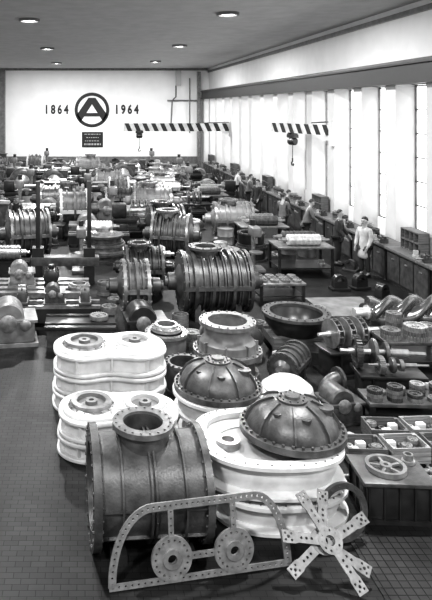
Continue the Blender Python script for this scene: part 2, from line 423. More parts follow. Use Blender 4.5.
def wheel(R,h,m,n=6):
    T=thing('pulley','spoked metal pulley with hub lying flat','pulley',group='pulleys')
    part(T,'rim',G().ring((0,0,h/2),R*.82,R,h,n=36),m)
    part(T,'hub',G().ring((0,0,h*.5),R*.12,R*.3,h,n=20),m)
    g=G()
    for k in range(n): g.box(R*.25,R*.86,-R*.07,R*.07,h*.3,h*.7,M=Matrix.Rotation(2*pi*k/n,4,'Z'))
    part(T,'spokes',g,m)
    return T
def gear(R,h,m,n=24):
    T=thing('spur_gear','toothed steel gear with bored hub','gear',group='spur gears')
    g=G().ring((0,0,h/2),R*.75,R*.92,h,n=36)
    for k in range(n): g.box(R*.9,R,-R*.05,R*.05,0,h,M=Matrix.Rotation(2*pi*k/n,4,'Z'))
    part(T,'toothed_rim',g,m)
    part(T,'web',G().ring((0,0,h*.5),R*.25,R*.76,h*.4,n=30),m)
    part(T,'hub',G().ring((0,0,h*.5),R*.12,R*.3,h,n=20),m)
    return T
def ring_casing(R,H,m,mf):
    T=thing('ring_casing','open round casing ring with bolted rim flange','casing',group='casing rings')
    part(T,'shell',G().lathe([(R*.78,0),(R*.9,0),(R*.94,H*.5),(R*.9,H),(R*.78,H),(R*.82,H*.5)],n=40,mode='loop'),m)
    part(T,'rim_flange',G().ring((0,0,H-.02),R*.76,R,.06,n=40).bolts((0,0,H),R*.93,18,.02,.06),mf)
    part(T,'base_flange',G().ring((0,0,.025),R*.76,R,.05,n=40),mf)
    return T
def flange_ring(R,H,m):
    T=thing('flange_ring','flat machined flange ring with bolt heads','ring',group='flange rings')
    part(T,'ring',G().lathe([(R*.6,0),(R,0),(R,H*.5),(R*.8,H*.55),(R*.75,H),(R*.6,H)],n=32,mode='loop'),m)
    part(T,'bolts',G().bolts((0,0,H*.55),R*.9,12,.018,.05),STEEL)
    return T
def motor(m):
    T=thing('electric_motor','finned electric motor with feet and terminal box','motor',group='motors')
    g=G().cyl((0,0,.36),.24,.6,'X',28)
    for k in range(20): g.box(-.28,.28,-.008,.008,.23,.28,M=Matrix.Translation((0,0,.36))@Matrix.Rotation(2*pi*k/20,4,'X'))
    part(T,'stator',g,m)
    part(T,'end_shield',G().lathe([(.27,0),(.25,.05),(.12,.1),(.1,.14)],(.3,0,.36),'X',24),m)
    part(T,'end_shield',G().lathe([(.27,0),(.25,-.05),(.15,-.1)],(-.3,0,.36),'X',24),m)
    part(T,'shaft',G().cyl((.5,0,.36),.035,.2,'X',14),STEEL)
    part(T,'foot',G().box(-.25,.25,-.25,.25,0,.12),m)
    part(T,'terminal_box',G().box(-.12,.12,-.1,.1,.6,.74,.01),m)
    return T
def crate(L,W,H,m,fill):
    T=thing('crate','open wooden crate holding small machine parts','crate',group='wooden crates')
    g=G().box(-L/2,L/2,-W/2,W/2,.04,.07)
    for k in range(3):
        z0=.07+(H-.07)*k/3+.01; z1=.07+(H-.07)*(k+1)/3
        g.box(-L/2,L/2,-W/2,-W/2+.02,z0,z1).box(-L/2,L/2,W/2-.02,W/2,z0,z1).box(-L/2,-L/2+.02,-W/2+.02,W/2-.02,z0,z1).box(L/2-.02,L/2,-W/2+.02,W/2-.02,z0,z1)
    for sx in (-1,1):
        for sy in (-1,1): g.box(sx*(L/2-.04)-.02,sx*(L/2-.04)+.02,sy*(W/2-.04)-.02,sy*(W/2-.04)+.02,0,H)
    part(T,'crate_body',g,m)
    return T
def bush(R,H,m):
    g=G().lathe([(R*.5,0),(R,0),(R,H*.3),(R*.75,H*.35),(R*.75,H),(R*.5,H)],n=20,mode='loop')
    return solo('bearing_bush',g,m,'small turned metal bearing bush','machine part',group='bearing bushes')
def packet(m):
    return solo('packet',G().box(-.09,.09,-.07,.07,0,.16,.03),m,'small wrapped pale packet of parts','packet',group='wrapped packets')
def bearing_block(m):
    T=thing('bearing_block','split bearing pedestal block with bolted cap','bearing',group='bearing blocks')
    part(T,'pedestal',G().box(-.22,.22,-.12,.12,0,.06,.01).box(-.15,.15,-.09,.09,.06,.2),m)
    part(T,'cap',G().lathe([(.08,-.08),(.15,-.08),(.15,.08),(.08,.08)],(0,0,.2),'Y',24,mode='loop').cyl((-.12,0,.24),.02,.14,n=6).cyl((.12,0,.24),.02,.14,n=6),m)
    return T
def cabinet(m,H):
    T=thing('tool_cabinet','metal tool cabinet with drawers and handles','cabinet',group='tool cabinets')
    part(T,'body',G().box(-.45,.45,-.28,.28,0,H,.01),m)
    n=4
    for k in range(n):
        z0=.06+(H-.1)*k/n; z1=.06+(H-.1)*(k+1)/n-.03
        d=part(T,'drawer',G().box(-.41,.41,-.3,-.281,z0,z1),GREY)
        part(T,'handle',G().box(-.1,.1,-.33,-.301,(z0+z1)/2-.01,(z0+z1)/2+.01),STEEL)
    return T
def lathe_machine(m):
    T=thing('lathe','long machine tool lathe with chuck and tailstock','machine tool',group='lathes')
    part(T,'bed',G().box(-1.1,1.1,-.2,.2,.6,.8,.01).box(-1.1,1.1,-.16,-.1,.8,.84).box(-1.1,1.1,.1,.16,.8,.84),m)
    part(T,'pedestal',G().box(-1.15,-.55,-.28,.28,0,.6,.02),m)
    part(T,'pedestal',G().box(.7,1.1,-.25,.25,0,.6,.02),m)
    part(T,'headstock',G().box(-1.15,-.6,-.26,.26,.84,1.35,.04),m)
    part(T,'chuck',G().lathe([(.2,0),(.2,.1),(.14,.14)],(-.6,0,1.08),'X',24),STEEL)
    part(T,'workpiece',G().cyl((0,0,1.08),.09,1.2,'X'),STEEL)
    part(T,'tailstock',G().box(.6,.9,-.14,.14,.84,1.2,.03).cyl((.98,0,1.08),.05,.2,'X'),m)
    part(T,'carriage',G().box(-.15,.15,-.3,.26,.84,.96,.01).cyl((0,-.33,.75),.09,.04,'Y'),GREY)
    return T
def drill(m):
    T=thing('pillar_drill','tall pillar drilling machine with round table','machine tool',group='drilling machines')
    part(T,'base',G().box(-.35,.35,-.45,.3,0,.12,.02),m)
    part(T,'column',G().cyl((0,.1,.9),.08,1.6),STEEL)
    part(T,'head',G().box(-.18,.18,-.5,.22,1.35,1.7,.05).cyl((0,-.38,1.25),.05,.3),m)
    part(T,'table',G().cyl((0,-.32,.75),.26,.06).box(-.08,.08,-.2,.15,.66,.72),m)
    part(T,'motor',G().cyl((0,.15,1.8),.1,.22),DARK)
    return T
def gearbox(m):
    T=thing('gearbox','ribbed cast gearbox with shaft covers and lid','gearbox',group='gearboxes')
    part(T,'housing',G().box(-.5,.5,-.4,.4,.08,.6,.04).box(-.58,.58,-.46,.46,0,.08).box(-.56,.56,-.46,.46,.56,.62),m)
    part(T,'lid',G().lathe([(.34,-.35),(.38,-.3),(.38,.3),(.34,.35)],(-.12,0,.62),'Y',28),m)
    part(T,'shaft_cover',G().lathe([(.2,0),(.2,-.06),(.1,-.1)],(-.12,-.4,.55),'Y',24).bolts((-.12,-.45,.55),.16,8,.015,.05,'Y').lathe([(.13,0),(.13,-.06),(.06,-.1)],(.28,-.4,.5),'Y',24),MIDST)
    return T
def pipe_elbow(m):
    T=thing('pipe_elbow','flanged cast pipe bend standing on its flange','pipe',group='pipe bends')
    part(T,'bend',G().tube([(0,0,.04)]+[(.35-.35*cos(t),0,.1+.35*sin(t)) for t in [i*pi/16 for i in range(9)]],.16,20),m)
    part(T,'flange',G().ring((0,0,.03),.12,.26,.06).bolts((0,0,.05),.22,10),m)
    part(T,'flange',G().ring((.37,0,.45),.1,.26,.06,'X').bolts((.37,0,.45),.22,10,.02,.08,'X'),m)
    return T
def drum(m,R,H):
    T=thing('steel_drum','upright round steel drum with rolled hoops','drum',group='steel drums')
    part(T,'body',G().lathe([(R,0),(R,H*.33),(R*1.04,H*.35),(R,H*.37),(R,H*.65),(R*1.04,H*.67),(R,H*.69),(R,H),(R*.96,H),(R*.96,H-.03)],n=28),m)
    return T
def pedestal(m,L,W,H):
    T=thing('cast_plinth','heavy cast machine plinth with flanged top','machine plinth',group='machine plinths')
    part(T,'body',G().box(-L/2+.06,L/2-.06,-W/2+.06,W/2-.06,.06,H-.06,.03).box(-L/2,L/2,-W/2,W/2,0,.06),m)
    part(T,'top',G().box(-L/2,L/2,-W/2,W/2,H-.06,H,.01),m)
    for x in (-.3,0,.3): part(T,'rib',G().box(x*L-.02,x*L+.02,-W/2,W/2,.06,H-.06),m)
    return T
def steel_plate(L,W,m):
    return solo('steel_plate',G().box(-L/2,L/2,-W/2,W/2,0,.05,.006),m,'flat rectangular steel plate','metal plate',group='stacked steel plates')
def long_bed(L,m,m2):
    T=thing('slide_bed_frame','long flat machine frame with parallel slide rails','machine frame',group='slide bed frames')
    part(T,'body',G().box(-L/2,L/2,-.28,-.1,.1,.42).box(-L/2,L/2,.1,.28,.1,.42).box(-L/2,-L/2+.12,-.1,.1,.15,.4).box(L/2-.12,L/2,-.1,.1,.15,.4).box(-.06,.06,-.1,.1,.15,.4),m)
    for y in (-.2,.2): part(T,'slide_rail',G().box(-L/2,L/2,y-.05,y+.05,.42,.48),m2)
    for x in (-L/2+.2,0,L/2-.2): part(T,'foot',G().box(x-.12,x+.12,-.32,.32,0,.1),m)
    return T
# ---------------------------------------------------------------- foreground
T=thing('compressor_casing','dark cylindrical casing with round top opening, ribs and bolted end flange','casing',(.72,7.52,0),math.radians(4))
L=1.2;R=.56;z=.6
part(T,'barrel',G().lathe([(R*.8,-L/2),(R,-L/2),(R,L/2),(R*.8,L/2)],(0,0,z),'X',56,mode='loop'),CAST)
part(T,'end_flange',G().ring((-L/2-.02,0,z),R*.82,R*1.18,.09,'X',56).bolts((-L/2-.02,0,z),R*1.09,28,.018,.12,'X'),CAST)
part(T,'end_flange',G().ring((L/2+.02,0,z),R*.82,R*1.12,.08,'X',56).bolts((L/2+.02,0,z),R*1.06,28,.016,.11,'X'),CAST)
part(T,'end_cover',G().lathe([(R*.82,0),(R*.7,.03),(.3,.06),(.28,.14),(.15,.16)],(L/2,0,z),'X',40),DARK)
for x in (-.34,-.02,.03,.36): part(T,'rib',G().ring((x,0,z),R*.97,R*1.07,.024,'X',56),CAST)
for t in (.05,-.6,pi-.12,pi+.35):
    part(T,'stiffener',G().box(-L/2,L/2,R*.97,R*1.06,-.01,.01,M=Matrix.Translation((0,0,z))@Matrix.Rotation(-t+pi,4,'X')),CAST)
part(T,'top_nozzle',G().lathe([(.23,R-.1),(.3,R-.1),(.3,R+.14),(.23,R+.14)],(-.04,0,z),n=40,mode='loop'),CAST)
part(T,'top_flange',G().ring((-.04,0,z+R+.14),.235,.36,.06,n=48).bolts((-.04,0,z+R+.15),.32,20,.014,.07),MIDST)
for sx in (-1,1): part(T,'foot',G().box(sx*.38-.09,sx*.38+.09,-.5,.5,0,.1).box(sx*.38-.03,sx*.38+.03,-.42,.42,.1,.3),DARK)
T=thing('perforated_frame','flat steel frame with drilled holes and two hub discs','frame',(.25,6.6,.045))
T.rotation_euler=(math.radians(85),0,math.radians(11))
arc=[(.48-.45*cos(t),.74*sin(t)) for t in [i*pi/2/12 for i in range(13)]]+[(1.62+.38*sin(t),.74*cos(t)) for t in [i*pi/2/12 for i in range(13)]]
part(T,'arched_band',plate(band(arc,.042),along(arc,.062,.014),.018,PLATEM,'arched_band'),PLATEM)
ps=[(.0,.0),(2.03,.0)]
part(T,'base_bar',plate(band(ps,.034),along(ps,.07,.012),.016,PLATEM,'base_bar'),PLATEM)
for cx,cy in ((.68,.21),(1.38,.21)):
    hs=[circ(cx,cy,.055,20)]+[circ(cx+.18*cos(t),cy+.18*sin(t),.014,8) for t in [2*pi*i/18 for i in range(18)]]
    part(T,'hub_disc',plate(circ(cx,cy,.225,40),hs,.03,PLATEM,'hub_disc'),PLATEM)
    part(T,'hub_boss',G().ring((cx,cy,.02),.05,.1,.03,n=24),STEEL)
    ps=[(cx,cy+.22),(cx,.71)]
    part(T,'spoke',plate(band(ps,.03),along(ps,.07,.012),.016,PLATEM,'spoke'),PLATEM)
ps=[(.9,.21),(1.16,.21)]
part(T,'cross_bar',plate(band(ps,.034),along(ps,.065,.012),.016,PLATEM,'cross_bar'),PLATEM)
def spider(angs,loc,rot,label):
    T=thing('spider_bracket',label,'machine part',loc); T.rotation_euler=rot
    am=plate([(.08,-.05),(.34,-.048),(.38,-.06),(.51,-.06),(.51,.06),(.38,.06),(.34,.048),(.08,.05)],along([(.17,0),(.35,0)],.055,.014)+[circ(x_,y_,.012,8) for x_ in (.41,.475) for y_ in (-.03,.03)]+[circ(.443,0,.016,10)],.016,STARM,'arm')
    for k,a_ in enumerate(angs):
        o=part(T,'arm',am,STARM); o.rotation_euler=(0,0,a_)
    part(T,'hub',plate(circ(0,0,.13,36),[circ(0,0,.05,20)]+[circ(.095*cos(t),.095*sin(t),.012,8) for t in [i*pi/5 for i in range(10)]],.024,STARM,'hub'),STARM)
    return T
rt=(math.radians(43),math.radians(-5),math.radians(8))
spider((.3,1.85,2.9,5.0),(2.62,6.84,.375),rt,'four-armed grey steel drilled bracket lying over another')
spider((1.15,3.6,5.55),(2.56,6.89,.335),rt,'three-armed grey steel drilled bracket under another one')
T=thing('flange_ring','round steel ring standing on edge behind the brackets','ring',(2.98,7.4,.33)); T.rotation_euler=(math.radians(82),0,math.radians(14))
part(T,'ring',G().ring((0,0,0),.25,.32,.05,n=40).bolts((0,0,0),.285,16,.012,.07),IRON)
solo('floor_grating',G().box(-.95,.95,-.8,.8,0,.012),GRIDM,'square-grid steel floor grating let into the floor','grating',(4.0,6.65,0),0)
def lobe(r,a,H,m,p=.24,cover=False,name='casing_half',label='white primed oblong casing half with bolted rim'):
    T=thing(name,label,'casing',group='primed casing halves')
    pr=[(r*.8,0),(r*.86,0),(r*.88,.07),(r*.86,.1),(r*.86,H-.1),(r*.9,H-.07),(r*.9,H-.008),(r*.8,H-.008)]
    part(T,'shell',G().lathe(pr,n=84,a=a,p=p,mode='loop'),m)
    for z0,z1 in ((0,.06),(H-.07,H-.01)):
        part(T,'rim_flange',G().lathe([(r*.8,z0),(r*.98,z0),(r,z0+.015),(r,z1-.015),(r*.98,z1),(r*.8,z1)],n=84,a=a,p=p,mode='loop'),m)
    g=G().bolts((0,0,H-.012),r*.94,34,.014,.02,a=a,p=p)
    for k in range(10):
        x,y=outl(r*.86,a,p,2*pi*(k+.5)/10); t=math.atan2(y,x)
        g.box(-.02,r*.1,-.012,.012,.05,H-.05,M=Matrix.Translation((x,y,0))@Matrix.Rotation(t,4,'Z'))
    part(T,'ribs',g,m)
    if cover:
        part(T,'cover_plate',G().lathe([(r*.9,H-.03),(r*.9,H+.01),(r*.88,H+.03)],n=84,a=a,p=p),m)
        for sx in (-1,1):
            x=sx*(a+r)*.45
            part(T,'port_flange',G().lathe([(r*.36,H),(r*.58,H),(r*.58,H+.03),(r*.5,H+.05),(r*.5,H+.1),(r*.36,H+.1)],(x,0,0),n=36,mode='loop').bolts((x,0,H+.045),r*.54,16,.012,.03),MIDST if sx<0 else m,'machined port ring')
            part(T,'port_recess',G().lathe([(.04,H+.02),(r*.36,H+.02),(r*.36,H+.035),(r*.15,H+.045),(r*.15,H+.1),(.04,H+.1)],(x,0,0),n=30,mode='loop'),GREY)
        part(T,'oil_pipe',G().tube([(-.1,-r*.45,H+.03),(-.1,-r*.45,H+.1),(.1,-r*.45,H+.1),(.1,-r*.45,H+.03)],.02,8),m)
    return T
def place(T,loc,rz=0):
    T.location=loc;T.rotation_euler=(0,0,rz)
r,a=.66,.3
b1=lobe(r,a,.3,WHITE); place(b1,(.4,10.95,0),.06)
b2=dup(b1,(.42,10.95,.305),.03)
b3=lobe(r,a,.34,WHITE,cover=True,label='white primed twin-port casing on top of a stack'); place(b3,(.42,10.97,.61),.05)
b4=lobe(.6,.28,.28,WHITE); place(b4,(.47,9.46,0),-.06)
b5=lobe(.6,.28,.3,WHITE,cover=True,label='white primed twin-port casing on a casing half'); place(b5,(.49,9.46,.285),-.04)
def shell(r,a,H,label):
    T=thing('oval_casing',label,'casing',group='smooth primed casings')
    pr=[(r*.7,0),(r*.82,0),(r*.84,.09),(r*.88,H*.4),(r*.88,H*.6),(r*.82,H-.09),(r*.75,H-.09),(r*.6,H-.12),(r*.6,.05)]
    part(T,'shell',G().lathe(pr,n=72,a=a,mode='loop'),WHITE)
    def lip(z0,z1): return [(r*.8,z0),(r*.97,z0),(r,z0+.012),(r,z1-.012),(r*.97,z1),(r*.8,z1)]
    part(T,'top_flange',G().lathe(lip(H-.075,H-.008),n=72,a=a,mode='loop'),WHITE)
    part(T,'base_flange',G().lathe(lip(0,.06),n=72,a=a,mode='loop'),WHITE)
    part(T,'rim_bolts',G().bolts((0,0,H-.008),r*.94,36,.013,.02,a=a),MIDST)
    return T
f1=shell(.73,.14,.36,'white primed oval casing with thick flanges on the floor'); place(f1,(2.4,8.16,0),.12)
spc=thing('packing_blocks','dark timber packing blocks between two casings','packing',(2.36,8.16,.361))
for k in range(4): part(spc,'block',G().box(.45,.6,-.06,.06,0,.06,M=Matrix.Rotation(k*pi/2+.7,4,'Z')),WOOD)
f2=shell(.76,.14,.42,'open white primed oval casing under a domed cover'); place(f2,(2.32,8.16,.424),.0)
part(f2,'inner_floor',G().lathe([(.62,.24),(.62,.28)],n=48,a=.14),CREAM)
part(f2,'inner_tube',G().ring((-.5,-.02,.32),.08,.15,.1),MIDST)
def dome(R,H,label,m):
    T=thing('domed_cover',label,'cover',group='domed covers')
    pf=[(.86,.05),(.86,.2),(.82,.42),(.72,.66),(.57,.84),(.42,.95),(.34,.985),(.3,1.0),(.02,1.0)]
    pr=[(R*x,H*zz) for x,zz in pf]
    part(T,'dome',G().lathe([(R*.86,.0)]+pr,n=56),m)
    part(T,'base_flange',G().ring((0,0,.04),R*.8,R,.08,n=56).bolts((0,0,.08),R*.935,34,.018,.06),m)
    for k in range(8):
        g=G()
        t=2*pi*k/8+.25
        pts=[(x+.028,zz+.02) for x,zz in pr[1:7]]
        for (x0,z0),(x1,z1) in zip(pts,pts[1:]):
            M=Matrix.Rotation(t,4,'Z')
            vs=[g.bm.verts.new(M@Vector(v)) for v in [(x0,-.012,z0),(x0,.012,z0),(x1,.012,z1),(x1,-.012,z1),(x0-.06,-.012,z0-.03),(x0-.06,.012,z0-.03),(x1-.06,.012,z1-.03),(x1-.06,-.012,z1-.03)]]
            for f in ((0,1,2,3),(4,5,6,7),(0,3,7,4),(1,2,6,5)): g.bm.faces.new([vs[i] for i in f])
        part(T,'rib',g,m)
    part(T,'boss',G().lathe([(.19,H-.03),(.19,H+.025),(.1,H+.03),(.09,H+.06),(.02,H+.06)],n=28).bolts((0,0,H+.03),.15,10,.012,.03),m)
    part(T,'side_boss',G().cyl((R*.5,-R*.35,H*.62),.08,.2).cyl((R*.5,-R*.35,H*.62+.1),.1,.03),m)
    part(T,'side_boss',G().cyl((-R*.5,-R*.25,H*.66),.05,.16),m)
    part(T,'side_boss',G().cyl((-R*.1,-R*.58,H*.66),.06,.14),m)
    part(T,'side_boss',G().cyl((-R*.35,R*.4,H*.66),.07,.16),m)
    return T
d2=dome(.66,.4,'large dark cast domed cover with bolted flange on a white casing',CAST); place(d2,(2.66,8.22,.856),.3)
e1=thing('bowl_casing','white primed round bowl casing under a dark dome','casing',(2.07,9.9,0))
part(e1,'bowl',G().lathe([(.4,0),(.6,0),(.62,.07),(.5,.09),(.54,.22),(.62,.34),(.64,.6),(.5,.6),(.5,.3),(.4,.1)],n=48,mode='loop'),WHITE)
part(e1,'rim_flange',G().lathe([(.48,.58),(.69,.58),(.71,.6),(.71,.645),(.69,.66),(.48,.66)],n=48,mode='loop').bolts((0,0,.6),.67,24,.016,.05),WHITE)
part(e1,'waist_flange',G().ring((0,0,.36),.58,.69,.05,n=48),WHITE)
d1=dome(.67,.42,'dark cast domed cover resting on a white bowl casing',CAST); place(d1,(2.05,9.88,.675),.1)
T=thing('casing_cover','pale round casing cover lying face up','cover',(3.25,10.3,0)); T.scale=(.88,)*3
part(T,'shell',G().lathe([(.5,0),(.52,.3),(.45,.6),(.3,.72),(.12,.76)],n=40),CREAM)
part(T,'flange',G().ring((0,0,.3),.48,.6,.06,n=40).bolts((0,0,.33),.56,20,.015,.04),WHITE)
put(port_casing,(GREY,MIDST,.44),(2.68,12.05,0),1.9,1.05,'grey casing with large open top flange and side nozzle')
put(ring_casing,(.42,.6,GREY,STEEL),(1.6,12.6,0),0,1,'grey ring casing with machined rim beside open casing')
put(flange_ring,(.3,.12,STEEL),(1.6,12.6,.64),0,1,'machined flange ring on a ring casing')
put(ring_casing,(.36,.5,IRON,IRON),(1.78,11.35,0),.3,1,'small dark ring casing between large castings')
T=thing('bearing_stand','heavy timber stand under a large ring','stand',(4.45,13.5,0))
part(T,'frame',G().box(-.6,.6,-.45,-.3,0,.3).box(-.6,.6,.3,.45,0,.3).box(-.6,-.45,-.3,.3,.1,.25).box(.45,.6,-.3,.3,.1,.25),WOOD)
T=thing('large_bowl_ring','large deep dark bowl ring with wide machined rim','casing',(4.45,13.5,.305))
part(T,'bowl',G().lathe([(.3,0),(.5,0),(.64,.2),(.66,.36),(.56,.37),(.52,.2),(.38,.06)],n=48,mode='loop'),DARK)
part(T,'rim',G().lathe([(.54,.35),(.7,.35),(.7,.41),(.54,.41)],n=56,mode='loop').bolts((0,0,.41),.64,26,.015,.04),IRON)
put(horiz_casing,(1.1,.36,IRON,IRON,3,False),(3.74,11.7,0),.95,.72,'small dark casing with ribs beside a bowl ring')
put(pipe_elbow,(IRON,),(4.1,10.95,0),.3,.75,'dark flanged pipe bend pointing sideways')
put(motor,(IRON,),(3.38,13.3,0),1.7,.85,'dark finned motor beside open casing')
put(horiz_casing,(1.6,.68,CAST,IRON,13,True),(3.1,15.5,0),.04,1,'very large dark ribbed compressor casing with top flange')
put(horiz_casing,(.62,.58,CAST,MIDST,3,False),(1.2,15.45,0),.04,1,'rounded dark flanged casing in line with a ribbed casing')
put(gearbox,(DARK,),(1.3,13.85,0),.1,.8,'dark ribbed gearbox near a low platform')
T=thing('assembly_table','long slotted steel assembly table on cross beams','machine bed',(-1.5,16.2,0))
for y in (-.6,-.2,.2,.6): part(T,'rail',G().box(-1.8,1.6,y-.1,y+.1,.4,.52),MIDST)
for x in (-1.5,-.6,.3,1.3): part(T,'cross_beam',G().box(x-.08,x+.08,-.75,.75,0,.4),DARK)
put(gearbox,(GREY,),(-1.6,16.25,.522),.1,.6,'small grey gearbox on the assembly table')
put(flange_ring,(.28,.12,MIDST),(-.15,15.95,.522),0,1,'machined flange ring on the assembly table')
put(motor,(DARK,),(-.85,16.2,.522),pi/2,.7,'dark motor on the assembly table')
put(drum,(STEEL,.2,.7),(-2.2,15.0,0),0,1,'upright pale steel drum beside assembly table')
put(long_bed,(2.2,DARK,MIDST),(-.75,14.85,0),.03,1,'long dark slide frame with rails beside an assembly table')
for dx in (-.7,.75): put(bearing_block,(IRON,),(-.75+dx,14.85,.484),pi/2,1.2,'bearing block bolted on a slide frame')
put(gearbox,(IRON,),(-.7,14.85,.484),.03,.45,'small dark gearbox bolted on a slide frame')
T=thing('low_platform','low dark steel platform with slotted top','machine bed',(-.15,13.75,0))
part(T,'top',G().box(-.7,.8,-.45,.45,.36,.44,.01).box(-.7,.8,-.28,-.24,.44,.47).box(-.7,.8,.24,.28,.44,.47),DARK)
part(T,'base',G().box(-.65,.75,-.4,-.25,0,.36).box(-.65,.75,.25,.4,0,.36).box(-.1,.1,-.25,.25,0,.3),IRON)
put(gear,(.2,.09,STEEL,24),(.3,13.75,.472),0,1,'spur gear lying on a low platform')
for j in range(5): put(steel_plate,(.8,.4,MIDST),(-.15+.02*(j%2),12.85+.01*j,.051*j),.03*(j%3),1,'flat steel plate in a low stack')
put(gearbox,(GREY,),(-1.55,13.75,0),.15,.9,'block-like grey cast casing on the dark floor')
T=thing('balancing_stand','dark stand with two tall posts and bed beam','stand',(-.6,18.4,0))
part(T,'bed_beam',G().box(-.95,1.0,-.2,.2,.5,.75,.02),IRON)
for x in (-.75,.72):
    part(T,'post',G().box(x-.06,x+.06,-.07,.07,.75,2.9,.01).box(x-.16,x+.16,-.18,.18,.75,1.0),BLACK)
    part(T,'pedestal',G().box(x-.15,x+.15,-.25,.25,0,.5),DARK)
for (x,y) in ((-2.4,19.2),(1.9,19.0)):
    put(cradle,(1.5,.45,DARK),(x,y,0),0,1,'low dark stand carrying a rotor')
    put(drum_rotor,(1.5,.22,STEEL),(x,y,.452),.0,1,'steel drum rotor lying on a low stand')
put(horiz_casing,(1.1,.6,DARK,IRON,7,True),(1.6,17.45,0),0,.9,'black ribbed casing with top nozzle behind larger casings')
put(table,(1.2,.8,.55,DARK,MIDST),(5.0,16.6,0),.05,1,'steel table covered with small machined discs')
for i in range(4):
    for j in range(3):
        put(gear,(.12,.06,(MIDST,STEEL)[(i+j)%2],24),(4.56+i*.29,16.38+j*.24,.552),i,.95,'small spur gear on a steel table','gears on the steel table')
put(ring_casing,(.5,.45,DARK,IRON),(5.5,21.2,0),0,1,'dark ring casing standing on the floor')
put(ring_casing,(.5,.45,DARK,IRON),(5.5,21.2,.485),.3,.9,'dark ring casing stacked on another ring')
KT=((6.6,19.6,BRIGHT,IRON),(6.3,22.9,IRON,MIDST),(6.2,26.5,STEEL,IRON),(6.0,31,IRON,STEEL))
for (x,y,m,m2) in KT:
    put(table,(1.7,1.1,.85,DARK,MIDST),(x,y,0),0,1,'dark work table carrying drum rotors')
    put(drum_rotor,(1.55,.17,m),(x,y-.27,.852),0,1,'grooved drum rotor lying on a dark work table')
    put(drum_rotor,(1.55,.17,m2),(x,y+.22,.852),0,1,'grooved drum rotor lying on a dark work table')
    put(bush,(.12,.16,STEEL),(x+.6,y-.1,.232),0,.9,'steel bush on the lower shelf of a work table')
solo('steel_sheet',G().box(-.75,.75,-.75,.75,0,.02),SHEET,'grey flat steel sheet lying on the floor','metal sheet',(6.55,16.1,0),.06)
for i,(x,y,zz) in enumerate(((7.0,17.6,0),(7.6,17.7,0),(7.75,16.7,0),(6.6,15.0,0),(8.1,15.8,0))):
    put(bearing_block,(DARK,),(x,y,zz),.3*i,1.2,'dark bearing block lying on the floor')
put(cradle,(1.9,.2,DARK),(7.15,14.1,0),.1,1,'low dark stand carrying a screw rotor')
put(screw_rotor,(2.6,.34,SCREW,4),(7.15,14.1,.202),.12,1,'long thick four-lobed screw rotor on a stand')
put(table,(1.3,.9,.6,DARK,IRON),(6.3,12.45,0),0,1,'dark table with stacked gear wheels')
for k,(x,y,r0,n_) in enumerate(((5.85,12.25,.19,2),(6.3,12.2,.23,3),(6.12,12.68,.16,4),(6.7,12.5,.18,2))):
    for j in range(n_):
        put(gear,(r0,.09,(STEEL,MIDST)[j%2],24),(x,y,.602+j*.088),j*.4,.96,'machined spur gear stacked on a dark table')
put(pedestal,(DARK,1.1,.6,.5),(4.98,12.1,0),.2,1,'dark cast plinth under an impeller rotor')
put(impeller_rotor,(1.3,.27,3,MIDST),(4.98,12.1,.502),.25,1,'impeller rotor lying on a dark cast plinth')
put(pedestal,(DARK,1.1,.6,.5),(5.2,10.98,0),-.1,1,'dark cast plinth under a gear shaft')
put(gear_shaft,(1.4,.27,IRON),(5.15,11.08,.502),-.14,1,'steel shaft with dark gear and discs on a cast plinth')
put(gear_shaft,(1.0,.15,MIDST),(5.3,10.82,.502),-.05,1,'small steel gear shaft on a cast plinth')
put(gearbox,(IRON,),(4.1,10.3,0),.2,.55,'dark cast gearbox next to wooden crates')
put(table,(1.3,.55,.4,DARK,IRON),(5.1,10.2,0),-.05,1,'low dark table crowded with gears and rings')
for k in range(8):
    x=4.57+.155*k; y=10.07+.24*(k%2)
    for j in range((3,1,4,2,2,3,1,3)[k]): put(gear,(.13,.06,(MIDST,STEEL,IRON)[(j+k)%3],24),(x,y-.05*(x-5.1),.402+j*.06),j*.3,.9,'small spur gear stacked on a low table')
cr=[(3.95,9.1),(4.55,9.12),(5.15,9.15),(4.5,9.62),(5.1,9.65),(5.75,9.2),(5.7,9.7)]
for i,(x,y) in enumerate(cr):
    m=WOODL if i%3==1 else WOOD
    put(crate,(.54,.42,.26,m,0),(x,y,0),.05*((i*2%3)-1),1,'pale open wooden crate of turned parts' if i%3==1 else 'darker open wooden crate of turned parts')
    for k in range(6):
        xx=x-.16+.16*(k%3);yy=y-.08+.16*(k//3)
        if (i+k)%4==0: put(packet,(PAPER,),(xx,yy,.1),.1,.75,'small pale wrapped packet in a wooden crate')
        elif (i+k)%4==2: put(gear,(.08,.05,STEEL,16),(xx,yy,.2),k,.95,'small spur gear lying in a wooden crate')
        else: put(bush,(.07,.1,(BRIGHT,MIDST,STEEL)[k%3]),(xx,yy,.072),0,(1,.95,.9)[k%3],'small turned bush inside a wooden crate')
for x,y,rz in ((4.75,8.72,.1),(4.8,8.55,.0),(4.75,8.38,-.1),(3.7,8.62,.05)): put(stepped_shaft,(.8,.045,STEEL),(x,y,0),rz,1 if x>4 else .8,'turned steel stepped shaft lying on the floor')
T=thing('cast_box','dark ribbed cast iron machine box with flanged top','machine box',(3.8,7.98,0),-.06)
part(T,'body',G().box(-.39,.39,-.29,.29,.05,.45,.01),DARK)
part(T,'top_plate',G().box(-.43,.43,-.33,.33,.45,.5,.01),IRON)
part(T,'foot_plate',G().box(-.42,.42,-.32,.32,0,.05),DARK)
for k in range(5): part(T,'rib',G().box(-.37+k*.18,-.35+k*.18,-.315,-.291,.05,.45),DARK)
for k in range(3): part(T,'rib',G().box(-.415,-.391,-.25+k*.24,-.23+k*.24,.05,.45),DARK)
put(wheel,(.24,.06,STEEL,5),(3.75,7.98,.502),.3,1,'spoked steel pulley lying on a dark cast box')
